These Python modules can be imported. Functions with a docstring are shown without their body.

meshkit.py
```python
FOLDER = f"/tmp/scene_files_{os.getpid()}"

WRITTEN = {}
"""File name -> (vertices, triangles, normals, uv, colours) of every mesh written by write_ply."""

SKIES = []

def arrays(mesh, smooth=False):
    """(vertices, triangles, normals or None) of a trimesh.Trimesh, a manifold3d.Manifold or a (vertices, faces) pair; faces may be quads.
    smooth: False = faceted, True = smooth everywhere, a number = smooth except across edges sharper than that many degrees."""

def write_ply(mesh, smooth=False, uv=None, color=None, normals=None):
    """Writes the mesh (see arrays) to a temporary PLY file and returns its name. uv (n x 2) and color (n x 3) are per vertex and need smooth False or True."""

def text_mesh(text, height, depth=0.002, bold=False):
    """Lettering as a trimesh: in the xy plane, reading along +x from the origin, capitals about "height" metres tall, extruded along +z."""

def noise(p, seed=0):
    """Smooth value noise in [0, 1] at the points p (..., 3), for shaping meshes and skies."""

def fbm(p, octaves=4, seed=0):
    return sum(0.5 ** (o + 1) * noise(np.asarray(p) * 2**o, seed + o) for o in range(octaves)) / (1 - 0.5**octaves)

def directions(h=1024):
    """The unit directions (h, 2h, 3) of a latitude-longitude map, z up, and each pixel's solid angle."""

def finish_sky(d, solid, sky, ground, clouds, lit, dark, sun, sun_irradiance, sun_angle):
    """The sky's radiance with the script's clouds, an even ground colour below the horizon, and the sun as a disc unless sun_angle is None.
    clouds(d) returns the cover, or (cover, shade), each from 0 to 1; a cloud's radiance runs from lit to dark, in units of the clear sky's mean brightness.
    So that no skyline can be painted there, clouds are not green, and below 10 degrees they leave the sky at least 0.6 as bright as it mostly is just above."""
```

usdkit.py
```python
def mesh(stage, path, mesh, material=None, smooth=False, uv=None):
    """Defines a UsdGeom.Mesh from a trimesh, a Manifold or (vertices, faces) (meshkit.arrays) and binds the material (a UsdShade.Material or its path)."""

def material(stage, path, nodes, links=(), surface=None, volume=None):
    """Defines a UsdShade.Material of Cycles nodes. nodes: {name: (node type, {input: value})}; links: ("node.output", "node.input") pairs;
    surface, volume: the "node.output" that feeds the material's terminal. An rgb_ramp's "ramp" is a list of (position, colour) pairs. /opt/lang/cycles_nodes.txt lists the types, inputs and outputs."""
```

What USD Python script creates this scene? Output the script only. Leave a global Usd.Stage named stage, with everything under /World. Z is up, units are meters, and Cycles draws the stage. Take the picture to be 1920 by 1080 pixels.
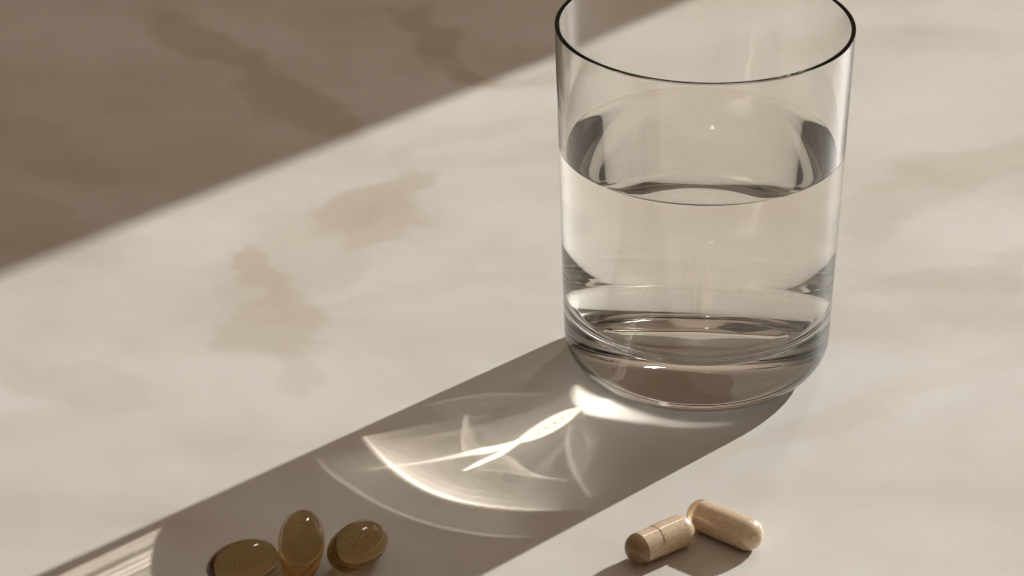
import math
import numpy as np
import trimesh
import usdkit
from pxr import Gf, Sdf, Usd, UsdGeom, UsdLux, UsdShade, Vt

CM = 0.01
stage = Usd.Stage.CreateInMemory()
UsdGeom.SetStageUpAxis(stage, UsdGeom.Tokens.z)
UsdGeom.SetStageMetersPerUnit(stage, 1.0)
UsdGeom.Xform.Define(stage, '/World')
LOOKS = '/World/Looks'
UsdGeom.Scope.Define(stage, LOOKS)

# ------------------------------------------------------------------ camera
PITCH = math.radians(27.3)
cam = UsdGeom.Camera.Define(stage, '/World/Camera')
fw = np.array([0, math.cos(PITCH), -math.sin(PITCH)])
up = np.array([0, math.sin(PITCH), math.cos(PITCH)])
eye = np.array([-4.969, -79.937, 43.534]) * CM
cam.AddTransformOp().Set(Gf.Matrix4d(*map(float, (1, 0, 0, 0, *up, 0, *(-fw), 0, *eye, 1))))
cam.CreateHorizontalApertureAttr(36.0)
cam.CreateFocalLengthAttr(6300.0 / 1920.0 * 36.0)
cam.CreateFStopAttr(20.0)
cam.CreateFocusDistanceAttr(0.875)
cam.CreateClippingRangeAttr(Gf.Vec2f(0.05, 50))
cam.CreateExposureAttr(0.16)

# ------------------------------------------------------------------ light
AZ, EL = math.radians(45.6), math.radians(24.4)
TO_KEY = np.array([math.sin(AZ) * math.cos(EL), math.cos(AZ) * math.cos(EL), math.sin(EL)])


def aim(prim, direction):
    """Turns a light so that its +z axis points along the direction (it shines along -z)."""
    z = np.asarray(direction, float) / np.linalg.norm(direction)
    x = np.cross([0, 0, 1.0], z)
    x /= np.linalg.norm(x)
    y = np.cross(z, x)
    return [*x, 0, *y, 0, *z, 0]


def place(light, at, direction):
    light.AddTransformOp().Set(Gf.Matrix4d(*map(float, (*aim(light, direction), *at, 1))))


key = UsdLux.DistantLight.Define(stage, '/World/key_light')
key.CreateIntensityAttr(1.25)
key.CreateNormalizeAttr(True)
key.CreateAngleAttr(0.68)
key.CreateColorAttr(Gf.Vec3f(0.96, 0.98, 0.98))
place(key, (0, 0, 0), TO_KEY)

# the even light of the room: dimmer walls, brighter ceiling
usdkit.material(stage, LOOKS + '/room_light', {
    'g': ('texture_coordinate', {}),
    's': ('separate_xyz', {}),
    'r': ('rgb_ramp', {'ramp': [(0.0, (0.115, 0.089, 0.068)), (0.28, (0.12, 0.093, 0.071)), (0.58, (0.20, 0.152, 0.114)), (0.85, (0.46, 0.355, 0.268)), (1.0, (0.56, 0.432, 0.328))]}),
    'b': ('background_shader', {'strength': 0.76})},
    [('g.generated', 's.vector'), ('s.z', 'r.fac'), ('r.color', 'b.color')], surface='b.background')
dome = UsdLux.DomeLight.Define(stage, '/World/room_light')
dome.CreateIntensityAttr(1.0)
UsdShade.MaterialBindingAPI.Apply(dome.GetPrim()).Bind(UsdShade.Material.Get(stage, LOOKS + '/room_light'))

# a small window-shaped softbox high on the right: the glints on the capsules and the glass
soft = UsdLux.RectLight.Define(stage, '/World/softbox')
soft.CreateWidthAttr(0.08)
soft.CreateHeightAttr(0.24)
soft.CreateIntensityAttr(0.38)
soft.CreateNormalizeAttr(True)
soft.CreateColorAttr(Gf.Vec3f(1.0, 0.96, 0.90))
SOFT_AT = np.array([0.30, 0.70, 0.92])
place(soft, SOFT_AT, SOFT_AT)


# ------------------------------------------------------------------ helpers
def tag(prim, label=None, category=None, group=None, kind=None):
    prim = prim.GetPrim() if hasattr(prim, 'GetPrim') else prim
    for k, v in (('label', label), ('category', category), ('group', group), ('kind', kind)):
        if v:
            prim.SetCustomDataByKey(k, v)
    return prim


def put(path, v, f, material, normals=None, smooth=30):
    """One Mesh prim from centimetre coordinates."""
    v = np.asarray(v, float) * CM
    if normals is None:
        return usdkit.mesh(stage, path, (v, f), material, smooth=smooth)
    m = usdkit.mesh(stage, path, (v, f), material)
    m.CreateNormalsAttr(Vt.Vec3fArray.FromNumpy(np.asarray(normals, np.float32)))
    m.SetNormalsInterpolation('vertex')
    return m


def rounded(points, n=10):
    """A profile of (r, z, corner radius) turned into a polyline with rounded corners."""
    out = []
    for i, (r, z, c) in enumerate(points):
        p = np.array([r, z])
        if c <= 0 or i in (0, len(points) - 1):
            out.append(p)
            continue
        a, b = np.array(points[i - 1][:2]) - p, np.array(points[i + 1][:2]) - p
        la, lb = np.linalg.norm(a), np.linalg.norm(b)
        a, b = a / la, b / lb
        half = math.acos(np.clip(a @ b, -1, 1)) / 2
        t = min(c / math.tan(half), la * 0.95, lb * 0.95)
        rad = t * math.tan(half)
        mid = (a + b) / np.linalg.norm(a + b)
        o = p + mid * rad / math.sin(half)
        s, e = p + a * t - o, p + b * t - o
        ang0, ang1 = math.atan2(s[1], s[0]), math.atan2(e[1], e[0])
        d = (ang1 - ang0 + math.pi) % (2 * math.pi) - math.pi
        for k in range(n + 1):
            q = ang0 + d * k / n
            out.append(o + rad * np.array([math.cos(q), math.sin(q)]))
    return np.array(out)


def resample(p, step):
    """Adds points to long straight runs, so that the smooth normals stay true."""
    out = [p[0]]
    for a, b in zip(p[:-1], p[1:]):
        n = max(1, int(np.linalg.norm(b - a) / step))
        out += [a + (b - a) * k / n for k in range(1, n + 1)]
    return np.array(out)


def revolve(profile, sides=224):
    """(vertices, faces, normals) of the profile turned about z; the normal is on the right of the way the profile runs."""
    p = np.asarray(profile, float)
    t = np.gradient(p, axis=0)
    n = np.stack([t[:, 1], -t[:, 0]], 1)
    n /= np.linalg.norm(n, axis=1, keepdims=True) + 1e-12
    ang = np.arange(sides) * 2 * math.pi / sides
    c, s = np.cos(ang), np.sin(ang)
    v = np.stack([p[:, :1] * c, p[:, :1] * s, np.repeat(p[:, 1:], sides, 1)], -1).reshape(-1, 3)
    nn = np.stack([n[:, :1] * c, n[:, :1] * s, np.repeat(n[:, 1:], sides, 1)], -1).reshape(-1, 3)
    i, j = np.meshgrid(np.arange(len(p) - 1), np.arange(sides), indexing='ij')
    q = np.stack([i * sides + j, i * sides + (j + 1) % sides, (i + 1) * sides + (j + 1) % sides, (i + 1) * sides + j], -1).reshape(-1, 4)
    f = np.vstack([q[:, [0, 1, 2]], q[:, [0, 2, 3]]])
    area = np.linalg.norm(np.cross(v[f[:, 1]] - v[f[:, 0]], v[f[:, 2]] - v[f[:, 0]]), axis=1)
    return v, f[area > 1e-9], nn


# ------------------------------------------------------------------ the tabletop
def marble():
    nodes = {
        'geo': ('geometry', {}),
        'warp': ('noise_texture', {'scale': 9.0, 'detail': 3.0, 'roughness': 0.55}),
        'wsub': ('vector_math', {'math_type': 'subtract', 'vector2': (0.5, 0.5, 0.5)}),
        'wmul': ('vector_math', {'math_type': 'scale', 'scale': 0.055}),
        'wadd': ('vector_math', {'math_type': 'add'}),
        'bandmap': ('mapping', {'rotation': (0, 0, -0.62), 'scale': (4.5, 15.0, 1.0)}),
        'bands': ('noise_texture', {'scale': 1.0, 'detail': 4.0, 'roughness': 0.5}),
        'bandramp': ('rgb_ramp', {'ramp': [(0.30, (0.525, 0.465, 0.395)), (0.46, (0.580, 0.540, 0.478)), (0.60, (0.612, 0.575, 0.520)), (0.75, (0.640, 0.607, 0.556))]}),
        'warp2': ('noise_texture', {'scale': 48.0, 'detail': 4.0, 'roughness': 0.6}),
        'w2sub': ('vector_math', {'math_type': 'subtract', 'vector2': (0.5, 0.5, 0.5)}),
        'w2mul': ('vector_math', {'math_type': 'scale', 'scale': 0.030}),
        'w2add': ('vector_math', {'math_type': 'add'}),
        'cloud': ('noise_texture', {'scale': 22.0, 'detail': 5.0, 'roughness': 0.6}),
        'cloudramp': ('rgb_ramp', {'ramp': [(0.30, (0.90, 0.885, 0.865)), (0.55, (1.0, 1.0, 1.0)), (0.75, (1.035, 1.03, 1.02))]}),
        'mul': ('mix', {'mix_type': 'multiply', 'fac': 1.0}),
        'grain': ('noise_texture', {'scale': 4300.0, 'detail': 0.0, 'roughness': 0.5}),
        'grainramp': ('rgb_ramp', {'ramp': [(0.25, (0.80, 0.80, 0.795)), (0.75, (1.20, 1.20, 1.205))]}),
        'mulg': ('mix', {'mix_type': 'multiply', 'fac': 1.0}),
        'p': ('principled_bsdf', {'roughness': 0.55, 'specular_ior_level': 0.3})}
    links = [('geo.position', 'warp.vector'), ('warp.color', 'wsub.vector1'), ('wsub.vector', 'wmul.vector1'), ('geo.position', 'wadd.vector1'), ('wmul.vector', 'wadd.vector2'),
             ('geo.position', 'warp2.vector'), ('warp2.color', 'w2sub.vector1'), ('w2sub.vector', 'w2mul.vector1'), ('wadd.vector', 'w2add.vector1'), ('w2mul.vector', 'w2add.vector2'), ('wadd.vector', 'bandmap.vector'), ('bandmap.vector', 'bands.vector'), ('bands.fac', 'bandramp.fac'),
             ('wadd.vector', 'cloud.vector'), ('cloud.fac', 'cloudramp.fac'), ('bandramp.color', 'mul.color1'), ('cloudramp.color', 'mul.color2'),
             ('geo.position', 'grain.vector'), ('grain.fac', 'grainramp.fac')]
    last = 'mul.color'
    # brown mineral stains of the slab: (x, y, half length, half width, turn in degrees, strength), centimetres
    stains = [(-10.3, 6.8, 4.6, 2.6, 42, 0.32), (-11.8, 5.8, 2.2, 0.8, 115, 0.42), (-10.9, 2.4, 2.6, 1.7, 75, 0.46), (-11.0, -0.4, 1.6, 0.8, 80, 0.22), (-8.7, 9.8, 2.6, 1.2, 55, 0.48), (-8.4, 8.2, 1.2, 1.0, 95, 0.34),
              (-6.6, 14.5, 3.0, 0.7, 35, 0.18), (-4.6, 18.6, 1.6, 0.7, 30, 0.30),
              (-19.0, 8.5, 4.5, 2.2, -30, 0.30), (-10.5, 24.0, 3.5, 2.0, -60, 0.20), (-15.0, 22.0, 4.6, 1.4, -55, 0.50), (-12.2, 16.3, 3.6, 1.6, -62, 0.48), (-8.1, 22.6, 3.0, 0.8, -75, 0.55), (-6.6, 19.2, 1.7, 0.7, -35, 0.55), (-20.5, 14.5, 4.5, 1.7, -40, 0.26),
              (8.2, 11.4, 6.5, 1.5, 44, 0.34), (8.0, 5.9, 5.5, 0.9, 24, 0.26), (-17.0, -0.8, 3.0, 1.8, -15, 0.26), (3.0, -3.8, 4.2, 0.7, 28, 0.18), (7.0, -1.0, 4.0, 0.9, 24, 0.14), (-8.0, 4.0, 4.6, 0.5, 22, 0.16)]
    for k, (x, y, a, b, turn, amount) in enumerate(stains):
        t = math.radians(turn)
        nodes[f'm{k}'] = ('mapping', {'mapping_type': 'texture', 'location': (x * CM, y * CM, 0), 'rotation': (0, 0, t), 'scale': (a * CM, b * CM, 1.0)})
        nodes[f'l{k}'] = ('vector_math', {'math_type': 'length'})
        nodes[f'r{k}'] = ('map_range', {'range_type': 'smootherstep', 'from_min': 1.12, 'from_max': 0.55, 'to_min': 0.0, 'to_max': amount, 'clamp': True})
        nodes[f'x{k}'] = ('mix', {'mix_type': 'mix', 'color2': (0.43, 0.34, 0.25)})
        links += [('w2add.vector', f'm{k}.vector'), (f'm{k}.vector', f'l{k}.vector1'), (f'l{k}.value', f'r{k}.value'), (f'r{k}.result', f'x{k}.fac'), (last, f'x{k}.color1')]
        last = f'x{k}.color'
    links += [(last, 'mulg.color1'), ('grainramp.color', 'mulg.color2'), ('mulg.color', 'p.base_color')]
    return usdkit.material(stage, LOOKS + '/beige_marble', nodes, links, surface='p.BSDF')


stone = marble()
m = trimesh.creation.box((260, 220, 2.0))
m.apply_translation((0, 50, -1.0))
tag(usdkit.mesh(stage, '/World/tabletop', (np.array(m.vertices) * CM, m.faces), stone), 'beige marble tabletop with brown veins under all the objects', 'tabletop', kind='structure')

# an upright panel added out of frame, whose edge throws the shadow across the far left of the table
plaster = usdkit.material(stage, LOOKS + '/plaster', {'p': ('principled_bsdf', {'base_color': (0.45, 0.38, 0.31), 'roughness': 0.9})}, surface='p.BSDF')
ALONG, ACROSS = np.array([math.sin(AZ), math.cos(AZ)]), np.array([math.cos(AZ), -math.sin(AZ)])
m = trimesh.creation.box((80, 2.0, 76))
m.apply_transform(trimesh.transformations.rotation_matrix(math.atan2(ACROSS[1], ACROSS[0]), [0, 0, 1]))
m.apply_translation([*(ALONG * 74 + ACROSS * (-17.35 - 40)), 38.002])
tag(usdkit.mesh(stage, '/World/shade_panel', (np.array(m.vertices) * CM, m.faces), plaster), 'plain upright panel added out of frame to shade the far left of the table', 'shade_panel', kind='structure')

# ------------------------------------------------------------------ the drinking glass
clear = usdkit.material(stage, LOOKS + '/clear_glass', {'p': ('principled_bsdf', {'base_color': (0.965, 0.95, 0.925), 'roughness': 0.0, 'ior': 1.50, 'transmission_weight': 1.0})}, surface='p.BSDF')
water_m = usdkit.material(stage, LOOKS + '/water', {'p': ('principled_bsdf', {'base_color': (0.98, 0.975, 0.96), 'roughness': 0.0, 'ior': 1.20, 'transmission_weight': 1.0})}, surface='p.BSDF')

TOP, WATER = 9.95, 6.42
# from the middle of the underside, up the outside, over the lip, down the inside to the middle of the floor
FLOOR, FILLET, HEEL = 1.5, 0.8, 1.12
outside = rounded([(0, 0.16, 0), (2.1, 0.10, 0.3), (2.4, 0.0, 0.12), (3.53, 0.0, HEEL), (3.88, TOP, 0.058), (3.755, TOP, 0.058), (3.36, FLOOR + 0.12, FILLET), (0, FLOOR, 0)], 20)
prof = resample(outside, 0.35)


def outer_r(z):
    return 3.53 + (3.88 - 3.53) * z / TOP


def inner_r(z):
    return 3.36 + (3.755 - 3.36) * (z - FLOOR - 0.12) / (TOP - FLOOR - 0.12)


glass = UsdGeom.Xform.Define(stage, '/World/drinking_glass')
tag(glass, 'clear straight-sided glass tumbler with a heavy base, half full', 'drinking glass')
v, f, n = revolve(prof)
band = np.repeat(np.arange(len(prof)), 224)
zs, rs = prof[:, 1], prof[:, 0]
kind = np.where(zs > TOP - 0.13, 2, np.where(zs < 1.05, 0, 1))
fk = np.max(kind[band[f]], axis=1)
for name, code in (('base', 0), ('side_wall', 1), ('rim', 2)):
    use = f[fk == code]
    ids, inv = np.unique(use, return_inverse=True)
    put(f'/World/drinking_glass/{name}', v[ids], inv.reshape(-1, 3), clear, n[ids])

# the water: it reaches a hair into the side of the glass, so that no film of air stays between them
W = 0.02
wp = [(0, FLOOR - W, 0), (3.36 + W, FLOOR + 0.12 - W, FILLET)]
body = list(rounded(wp + [(inner_r(WATER + 0.10) + W, WATER + 0.10, 0)], 20))
top = [(inner_r(WATER + 0.10) - 0.0 - d, WATER + 0.10 * math.exp(-d / 0.085)) for d in np.concatenate([np.linspace(0.004, 0.5, 26), np.linspace(0.7, inner_r(WATER), 8)])]
top[-1] = (0.0, WATER)
wprof = np.vstack([resample(np.array(body), 0.35), np.array(top)])
v, f, n = revolve(wprof)
k = len(wprof) - len(top)
corner = np.repeat(np.arange(len(wprof)), 224)
water = UsdGeom.Xform.Define(stage, '/World/water')
tag(water, 'clear still water filling two thirds of the glass tumbler', 'water')
for name, use in (('surface', f[np.min(corner[f], 1) >= k]), ('body', f[np.max(corner[f], 1) < k])):
    ids, inv = np.unique(use, return_inverse=True)
    put(f'/World/water/{name}', v[ids], inv.reshape(-1, 3), water_m, smooth=True)

# ------------------------------------------------------------------ soft gel capsules
amber = usdkit.material(stage, LOOKS + '/amber_gel', {
    'p': ('principled_bsdf', {'base_color': (0.86, 0.73, 0.47), 'roughness': 0.0, 'ior': 1.42, 'transmission_weight': 1.0}),
    'v': ('absorption_volume', {'color': (0.58, 0.42, 0.16), 'density': 130.0})}, surface='p.BSDF', volume='v.volume')


def frame(direction, roll=0.0):
    """A rotation whose x axis is the direction."""
    x = np.asarray(direction, float) / np.linalg.norm(direction)
    y = np.cross([0, 0, 1.0], x)
    y /= np.linalg.norm(y)
    z = np.cross(x, y)
    c, s = math.cos(roll), math.sin(roll)
    return np.stack([x, c * y + s * z, -s * y + c * z], 1)


def softgel(name, label, at, direction, a, b, roll):
    path = f'/World/{name}'
    R = frame(direction, roll)
    t = UsdGeom.Xform.Define(stage, path)
    t.AddTranslateOp().Set(Gf.Vec3d(*(np.asarray(at) * CM)))
    tag(t, label, 'capsule', 'amber soft gel capsules')
    m = trimesh.creation.icosphere(5)
    s = np.array(m.vertices)
    # a softgel is fuller than an ellipsoid
    r = np.hypot(s[:, 1], s[:, 2])
    full = np.power(np.clip(r, 0, 1), 0.86) / np.maximum(r, 1e-9)
    s[:, 1:] *= full[:, None]
    s *= (a, b, b)
    put(path + '/shell', s @ R.T, np.array(m.faces), amber, smooth=True)
    # the seam along which the two halves are pressed together
    th = np.linspace(0, 2 * math.pi, 97)[:-1]
    ring = np.stack([a * np.cos(th), b * np.sign(np.sin(th)) * np.abs(np.sin(th)) ** 0.86, 0 * th], 1)
    out = ring / np.linalg.norm(ring, axis=1, keepdims=True)
    vs, fs, w = [], [], 0.024
    for k, (p, o) in enumerate(zip(ring, out)):
        for q in range(6):
            g = 2 * math.pi * q / 6
            vs.append(p + o * w * 0.7 * math.cos(g) + np.array([0, 0, 1]) * w * math.sin(g))
            i, j, q2 = k * 6, ((k + 1) % 96) * 6, (q + 1) % 6
            fs += [(i + q, j + q, j + q2), (i + q, j + q2, i + q2)]
    put(path + '/seam', np.array(vs) @ R.T, np.array(fs), amber, smooth=True)


def lowest(direction, a, b):
    """How far the lowest point of such an ellipsoid lies below its middle."""
    s = abs(direction[2]) / np.linalg.norm(direction)
    return math.sqrt((a * s) ** 2 + (b ** 2) * (1 - s * s))


D = np.array([0.06, 0.90, 0.42])
softgel('softgel_capsule', 'amber soft gel capsule in the middle of three, tipped up on end', (-10.08, -10.44, lowest(D, 0.94, 0.57) + 0.01), D, 0.94, 0.57, 0.5)
D = np.array([0.72, 0.80, 0.02])
softgel('softgel_capsule_001', 'amber soft gel capsule nearest the bright curved light, right of the tipped one', (-8.72, -10.36, 0.575), D, 0.86, 0.565, 1.1)
D = np.array([0.90, 0.52, 0.03])
softgel('softgel_capsule_002', 'amber soft gel capsule cut off by the bottom edge, leftmost of three', (-11.45, -11.18, 0.58), D, 0.90, 0.575, 0.25)

# ------------------------------------------------------------------ powder capsules
shell_m = usdkit.material(stage, LOOKS + '/tan_shell', {
    'geo': ('texture_coordinate', {}),
    'n': ('noise_texture', {'scale': 1500.0, 'detail': 4.0, 'roughness': 0.6}),
    'r': ('rgb_ramp', {'ramp': [(0.30, (0.52, 0.36, 0.225)), (0.55, (0.66, 0.485, 0.325)), (0.75, (0.76, 0.59, 0.42))]}),
    'p': ('principled_bsdf', {'roughness': 0.35, 'coat_weight': 1.0, 'coat_roughness': 0.06, 'coat_ior': 1.5})},
    [('geo.object', 'n.vector'), ('n.fac', 'r.fac'), ('r.color', 'p.base_color')], surface='p.BSDF')
gelatin = usdkit.material(stage, LOOKS + '/clear_gelatin', {
    'p': ('principled_bsdf', {'base_color': (0.84, 0.60, 0.37), 'roughness': 0.10, 'ior': 1.45, 'transmission_weight': 0.78})}, surface='p.BSDF')
powder_m = usdkit.material(stage, LOOKS + '/brown_powder', {
    'geo': ('texture_coordinate', {}),
    'n': ('noise_texture', {'scale': 2200.0, 'detail': 3.0}),
    'r': ('rgb_ramp', {'ramp': [(0.3, (0.20, 0.115, 0.055)), (0.7, (0.34, 0.21, 0.11))]}),
    'p': ('principled_bsdf', {'roughness': 0.9})},
    [('geo.object', 'n.vector'), ('n.fac', 'r.fac'), ('r.color', 'p.base_color')], surface='p.BSDF')


def powder_capsule(name, label, at, direction, length, radius):
    path = f'/World/{name}'
    R = frame(direction)
    t = UsdGeom.Xform.Define(stage, path)
    t.AddTranslateOp().Set(Gf.Vec3d(*(np.asarray(at) * CM)))
    tag(t, label, 'capsule', 'tan powder capsules')
    turn = np.array([[0, 0, 1], [0, 1, 0], [-1, 0, 0]], float)      # z of the lathe to x of the capsule
    h, rb = length / 2, radius * 0.972

    def lathe(part, pts, material):
        vv, ff, _ = revolve(np.array(pts, float), 72)
        if pts[-1][1] < pts[0][1]:
            ff = ff[:, ::-1]
        put(f'{path}/{part}', vv @ turn.T @ R.T, ff, material, smooth=40)

    q = np.linspace(0, math.pi / 2, 20)
    dome = [(radius * math.sin(a), h - radius * 0.9 * (1 - math.cos(a))) for a in q]
    lathe('cap', dome + [(radius, h - radius * 0.9 - k * (1.12 * h - radius * 0.9) / 8) for k in range(1, 9)] + [(radius - 0.006, -h * 0.12 - 0.008), (rb - 0.02, -h * 0.12 - 0.008)], shell_m)
    x0 = -h + rb * 0.9
    lathe('body', [(rb - 0.02, x0 - 0.001)] + [(rb, x0 + k * (h * 0.4 - x0) / 8) for k in range(9)], shell_m)
    lathe('body_end', [(rb * math.sin(a), -h + rb * 0.9 * (1 - math.cos(a))) for a in q], gelatin)
    lathe('powder', [(max(rb - 0.03, 0.0) * k / 8, x0 - 0.03 + 0.10 * (k / 8) ** 2) for k in range(9)], powder_m)


D = np.array([1.17, 0.94, 0.0])
powder_capsule('powder_capsule', 'tan powder capsule with its round end turned towards the viewer, left of two', (-1.36, -9.79, 0.41), D, 2.0, 0.41)
D = np.array([1.32, -1.08, 0.0])
powder_capsule('powder_capsule_001', 'tan powder capsule lying behind the other, its long side in shade', (0.27, -9.10, 0.41), D, 2.15, 0.41)

# ------------------------------------------------------------------ the drawn light pattern in the shadow of the glass
# The renderer cannot follow sharp caustics, so an added lamp out of frame throws a hand-drawn pattern through a cut slide, as a stage lamp does.
SHAPES = {
    'arc': [(-8.86, -3.95), (-8.55, -4.67), (-8.11, -5.49), (-7.61, -6.21), (-6.99, -6.85), (-6.31, -7.27), (-5.50, -7.55), (-4.57, -7.71), (-3.61, -7.73)],
    'outer': [(-10.13, -4.78), (-9.72, -5.70), (-9.02, -6.64), (-8.18, -7.55), (-7.23, -8.27), (-6.16, -8.75), (-5.10, -8.98), (-4.05, -8.93)],
    'right': [(-3.43, -3.08), (-3.54, -4.34), (-3.46, -5.43), (-3.24, -6.37), (-2.93, -7.24)],
    'fan1': [(-6.14, -2.65), (-6.25, -3.44), (-6.28, -4.28), (-6.19, -4.94)],
    'fan2': [(-5.99, -5.70), (-5.11, -5.86), (-4.29, -6.10), (-3.50, -6.26)],
    'fan1r': [(-6.15, -2.59), (-6.04, -3.50), (-5.88, -4.19), (-5.60, -4.74)],
    'fan2top': [(-5.32, -4.88), (-4.98, -5.10), (-4.63, -5.65), (-4.15, -6.05), (-3.45, -6.29)],
    'leaf': [(-4.82, -4.31), (-4.41, -3.92), (-3.99, -3.44), (-3.57, -2.93), (-3.19, -2.50)],
    'streak': [(-4.76, -4.23), (-5.24, -4.56), (-6.07, -4.89), (-6.89, -5.22), (-7.84, -5.51), (-8.65, -5.68)],
    'fork': [(-4.76, -4.23), (-5.31, -4.94), (-5.79, -5.38), (-6.25, -5.81)],
    'foot': [(-3.22, -1.35), (-3.02, -2.02), (-2.70, -2.42), (-2.16, -2.76), (-1.33, -3.14), (-0.36, -3.41), (0.76, -3.36)],
    'thin': [(-2.79, -5.84), (-2.39, -6.29), (-1.87, -6.82)],
    'up': [(-7.36, -2.50), (-6.53, -2.01), (-5.39, -1.72), (-3.83, -1.72)],
    'low': [(-13.59, -8.32), (-13.75, -9.08), (-13.77, -9.95), (-13.67, -10.92), (-13.4, -11.6)],
}


def smooth_line(p, n=60):
    from scipy.interpolate import PchipInterpolator
    p = np.array(p, float)
    u = np.concatenate([[0], np.cumsum(np.linalg.norm(np.diff(p, axis=0), axis=1))])
    t = np.linspace(0, u[-1], n)
    return np.stack([PchipInterpolator(u, p[:, k])(t) for k in (0, 1)], 1)


def to_line(name, X, Y):
    """(signed distance, way along from 0 to 1): positive on the left of the line."""
    p = smooth_line(SHAPES[name])
    best, s, side = np.full(X.shape, 1e9), np.zeros(X.shape), np.zeros(X.shape)
    for k in range(len(p) - 1):
        a, d = p[k], p[k + 1] - p[k]
        u = np.clip(((X - a[0]) * d[0] + (Y - a[1]) * d[1]) / (d @ d), 0, 1)
        dx, dy = X - a[0] - u * d[0], Y - a[1] - u * d[1]
        r = np.hypot(dx, dy)
        near = r < best
        best = np.where(near, r, best)
        s = np.where(near, (k + u) / (len(p) - 1), s)
        side = np.where(near, np.sign(d[0] * dy - d[1] * dx), side)
    return best * side, s


def step(x, a, b):
    t = np.clip((x - a) / (b - a), 0, 1)
    return t * t * (3 - 2 * t)


def bump_at(s, *pairs):
    return np.interp(s, [p[0] for p in pairs], [p[1] for p in pairs])


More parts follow.
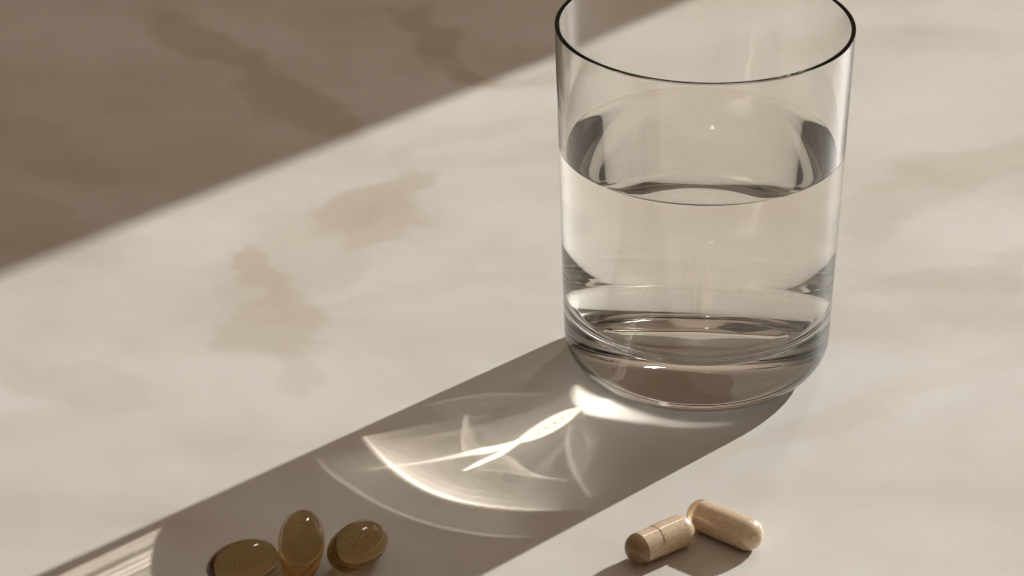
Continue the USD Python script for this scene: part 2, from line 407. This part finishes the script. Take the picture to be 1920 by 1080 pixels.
def drawn_light(X, Y):
    """Brightness of the hand-drawn light pattern on the table at (X, Y), 1 = the brightest spot."""
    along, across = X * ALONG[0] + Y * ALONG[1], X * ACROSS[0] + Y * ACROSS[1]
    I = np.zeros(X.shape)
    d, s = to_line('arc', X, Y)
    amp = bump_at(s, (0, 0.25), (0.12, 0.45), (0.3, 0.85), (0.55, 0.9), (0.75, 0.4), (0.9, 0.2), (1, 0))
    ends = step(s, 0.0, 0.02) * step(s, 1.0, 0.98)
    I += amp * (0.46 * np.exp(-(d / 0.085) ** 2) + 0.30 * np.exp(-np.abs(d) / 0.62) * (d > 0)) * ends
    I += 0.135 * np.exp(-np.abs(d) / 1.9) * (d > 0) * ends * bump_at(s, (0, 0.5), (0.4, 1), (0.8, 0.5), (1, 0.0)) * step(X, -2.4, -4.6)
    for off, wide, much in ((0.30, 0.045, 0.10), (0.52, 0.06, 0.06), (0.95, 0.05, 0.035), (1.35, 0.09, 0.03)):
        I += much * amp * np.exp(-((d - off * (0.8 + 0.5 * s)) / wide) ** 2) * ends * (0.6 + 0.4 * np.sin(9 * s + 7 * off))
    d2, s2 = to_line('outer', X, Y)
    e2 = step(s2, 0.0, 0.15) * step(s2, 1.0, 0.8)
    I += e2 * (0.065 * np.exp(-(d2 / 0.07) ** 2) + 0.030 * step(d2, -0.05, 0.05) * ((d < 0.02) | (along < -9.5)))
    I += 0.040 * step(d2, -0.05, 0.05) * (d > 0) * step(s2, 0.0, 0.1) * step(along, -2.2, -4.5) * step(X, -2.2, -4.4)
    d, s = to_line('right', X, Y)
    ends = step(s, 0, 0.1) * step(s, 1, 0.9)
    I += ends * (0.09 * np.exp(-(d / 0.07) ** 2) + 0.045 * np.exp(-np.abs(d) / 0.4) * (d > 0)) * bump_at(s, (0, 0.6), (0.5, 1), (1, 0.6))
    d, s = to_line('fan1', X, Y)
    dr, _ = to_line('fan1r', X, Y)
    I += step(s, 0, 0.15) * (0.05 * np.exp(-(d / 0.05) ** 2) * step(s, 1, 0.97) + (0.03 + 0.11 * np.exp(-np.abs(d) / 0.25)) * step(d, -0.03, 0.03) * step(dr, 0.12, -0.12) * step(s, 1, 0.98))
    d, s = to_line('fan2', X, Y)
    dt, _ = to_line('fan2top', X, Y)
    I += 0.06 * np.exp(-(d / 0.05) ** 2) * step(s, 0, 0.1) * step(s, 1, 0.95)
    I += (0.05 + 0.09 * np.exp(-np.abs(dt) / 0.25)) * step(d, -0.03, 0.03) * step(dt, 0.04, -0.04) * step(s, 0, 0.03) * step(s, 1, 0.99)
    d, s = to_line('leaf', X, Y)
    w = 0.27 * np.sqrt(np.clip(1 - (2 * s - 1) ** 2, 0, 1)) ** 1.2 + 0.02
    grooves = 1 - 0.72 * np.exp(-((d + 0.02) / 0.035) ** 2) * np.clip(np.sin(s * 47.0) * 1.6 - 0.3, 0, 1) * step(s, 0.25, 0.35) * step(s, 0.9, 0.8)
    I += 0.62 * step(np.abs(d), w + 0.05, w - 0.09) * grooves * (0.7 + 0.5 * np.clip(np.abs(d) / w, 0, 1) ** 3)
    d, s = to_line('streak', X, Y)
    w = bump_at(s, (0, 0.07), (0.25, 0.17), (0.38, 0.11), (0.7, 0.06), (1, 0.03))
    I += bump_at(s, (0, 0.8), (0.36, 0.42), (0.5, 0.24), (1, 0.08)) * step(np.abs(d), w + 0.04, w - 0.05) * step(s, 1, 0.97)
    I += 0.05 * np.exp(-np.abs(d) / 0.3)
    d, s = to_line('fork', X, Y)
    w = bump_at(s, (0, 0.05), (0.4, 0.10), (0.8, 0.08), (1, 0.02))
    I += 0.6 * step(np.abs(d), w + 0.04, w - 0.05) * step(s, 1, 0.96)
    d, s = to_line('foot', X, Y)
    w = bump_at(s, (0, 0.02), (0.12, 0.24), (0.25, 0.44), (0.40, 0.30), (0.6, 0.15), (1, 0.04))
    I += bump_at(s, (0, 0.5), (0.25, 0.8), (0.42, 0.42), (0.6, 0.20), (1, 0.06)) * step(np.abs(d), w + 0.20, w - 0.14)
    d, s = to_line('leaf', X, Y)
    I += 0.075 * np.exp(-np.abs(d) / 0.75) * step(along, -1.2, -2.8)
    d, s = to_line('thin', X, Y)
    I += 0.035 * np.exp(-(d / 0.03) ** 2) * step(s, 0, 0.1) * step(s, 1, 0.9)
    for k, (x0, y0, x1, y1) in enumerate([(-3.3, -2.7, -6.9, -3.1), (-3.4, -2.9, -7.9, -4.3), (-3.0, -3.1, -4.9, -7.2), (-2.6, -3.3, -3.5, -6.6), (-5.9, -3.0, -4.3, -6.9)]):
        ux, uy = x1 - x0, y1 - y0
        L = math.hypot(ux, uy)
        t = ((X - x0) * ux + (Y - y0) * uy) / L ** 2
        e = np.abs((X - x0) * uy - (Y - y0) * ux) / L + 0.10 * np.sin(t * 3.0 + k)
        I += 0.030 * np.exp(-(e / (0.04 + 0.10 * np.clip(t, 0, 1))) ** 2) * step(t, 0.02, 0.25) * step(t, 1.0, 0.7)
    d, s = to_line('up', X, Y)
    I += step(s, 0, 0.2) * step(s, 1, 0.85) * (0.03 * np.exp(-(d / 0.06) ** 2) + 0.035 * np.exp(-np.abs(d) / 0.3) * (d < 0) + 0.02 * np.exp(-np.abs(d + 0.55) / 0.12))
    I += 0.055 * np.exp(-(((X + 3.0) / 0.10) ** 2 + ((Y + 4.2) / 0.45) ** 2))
    # past the shadow of the water: drawn streaks in place of light through the empty part of the glass
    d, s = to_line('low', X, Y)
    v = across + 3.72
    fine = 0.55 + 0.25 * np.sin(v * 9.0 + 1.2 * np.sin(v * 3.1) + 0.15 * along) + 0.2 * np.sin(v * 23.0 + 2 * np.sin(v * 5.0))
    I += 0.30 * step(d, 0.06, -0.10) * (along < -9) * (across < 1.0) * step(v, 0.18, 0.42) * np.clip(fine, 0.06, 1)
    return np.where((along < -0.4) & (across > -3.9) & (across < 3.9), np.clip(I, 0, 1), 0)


LAMP_TO = np.array([-0.50, -0.42, 0.76])
LAMP_TO /= np.linalg.norm(LAMP_TO)
AIM = np.array([-7.0, -5.5, 0.0])
LAMP = AIM + 115.0 * LAMP_TO
CARD = AIM + 40.0 * LAMP_TO
cell = 0.045
gx, gy = np.arange(-18.0, 2.2, cell), np.arange(-12.0, 1.0, cell)
X, Y = np.meshgrid(gx[:-1] + cell / 2, gy[:-1] + cell / 2)
I = drawn_light(X, Y)
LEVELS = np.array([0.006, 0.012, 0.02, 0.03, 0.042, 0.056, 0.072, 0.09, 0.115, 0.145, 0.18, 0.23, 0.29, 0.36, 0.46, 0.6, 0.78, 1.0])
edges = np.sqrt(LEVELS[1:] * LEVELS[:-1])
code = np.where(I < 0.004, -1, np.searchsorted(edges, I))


def on_card(p, lift=0.0):
    """Where the line from the lamp to a table point meets the card's plane."""
    p = np.asarray(p, float)
    q = np.concatenate([p, np.zeros((len(p), 1))], 1) - LAMP
    t = ((CARD + LAMP_TO * lift - LAMP) @ LAMP_TO) / (q @ LAMP_TO)
    return LAMP + q * t[:, None]


black = usdkit.material(stage, LOOKS + '/black_card', {'p': ('principled_bsdf', {'base_color': (0.012, 0.012, 0.012), 'roughness': 0.9, 'specular_ior_level': 0.1})}, surface='p.BSDF')
quads = {}
for j in range(code.shape[0]):
    row = code[j]
    cuts = np.concatenate([[0], np.nonzero(np.diff(row))[0] + 1, [len(row)]])
    for a, b in zip(cuts[:-1], cuts[1:]):
        quads.setdefault(int(row[a]), []).append((gx[a], gy[j], gx[b], gy[j + 1]))
slide = UsdGeom.Xform.Define(stage, '/World/added_light_slide')
tag(slide, 'black card added out of frame, its filtered openings drawn to cast the bright light pattern', 'slide')
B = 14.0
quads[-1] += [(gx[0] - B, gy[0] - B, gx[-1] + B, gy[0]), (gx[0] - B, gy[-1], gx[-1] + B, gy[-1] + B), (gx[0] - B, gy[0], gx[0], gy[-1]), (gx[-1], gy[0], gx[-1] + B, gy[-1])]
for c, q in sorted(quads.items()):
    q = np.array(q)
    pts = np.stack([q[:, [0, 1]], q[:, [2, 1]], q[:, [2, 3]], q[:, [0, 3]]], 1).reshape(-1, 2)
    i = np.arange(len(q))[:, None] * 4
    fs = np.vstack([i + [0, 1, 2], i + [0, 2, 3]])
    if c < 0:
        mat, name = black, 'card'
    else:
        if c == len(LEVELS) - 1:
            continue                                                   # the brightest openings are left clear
        T = float(LEVELS[c])  # the grey densities carry the hand-drawn light pattern
        mat, name = usdkit.material(stage, f'{LOOKS}/grey_pattern_filter_{c + 1:03d}', {'t': ('transparent_bsdf', {'color': (T, T, T)})}, surface='t.BSDF'), 'filter' + (f'_{c:03d}' if c else '')
    piece = put(f'/World/added_light_slide/{name}', on_card(pts), fs, mat, smooth=False)
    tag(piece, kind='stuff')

lamp = UsdLux.SphereLight.Define(stage, '/World/added_slide_lamp')  # added lamp, only there to project the drawn pattern through the slide
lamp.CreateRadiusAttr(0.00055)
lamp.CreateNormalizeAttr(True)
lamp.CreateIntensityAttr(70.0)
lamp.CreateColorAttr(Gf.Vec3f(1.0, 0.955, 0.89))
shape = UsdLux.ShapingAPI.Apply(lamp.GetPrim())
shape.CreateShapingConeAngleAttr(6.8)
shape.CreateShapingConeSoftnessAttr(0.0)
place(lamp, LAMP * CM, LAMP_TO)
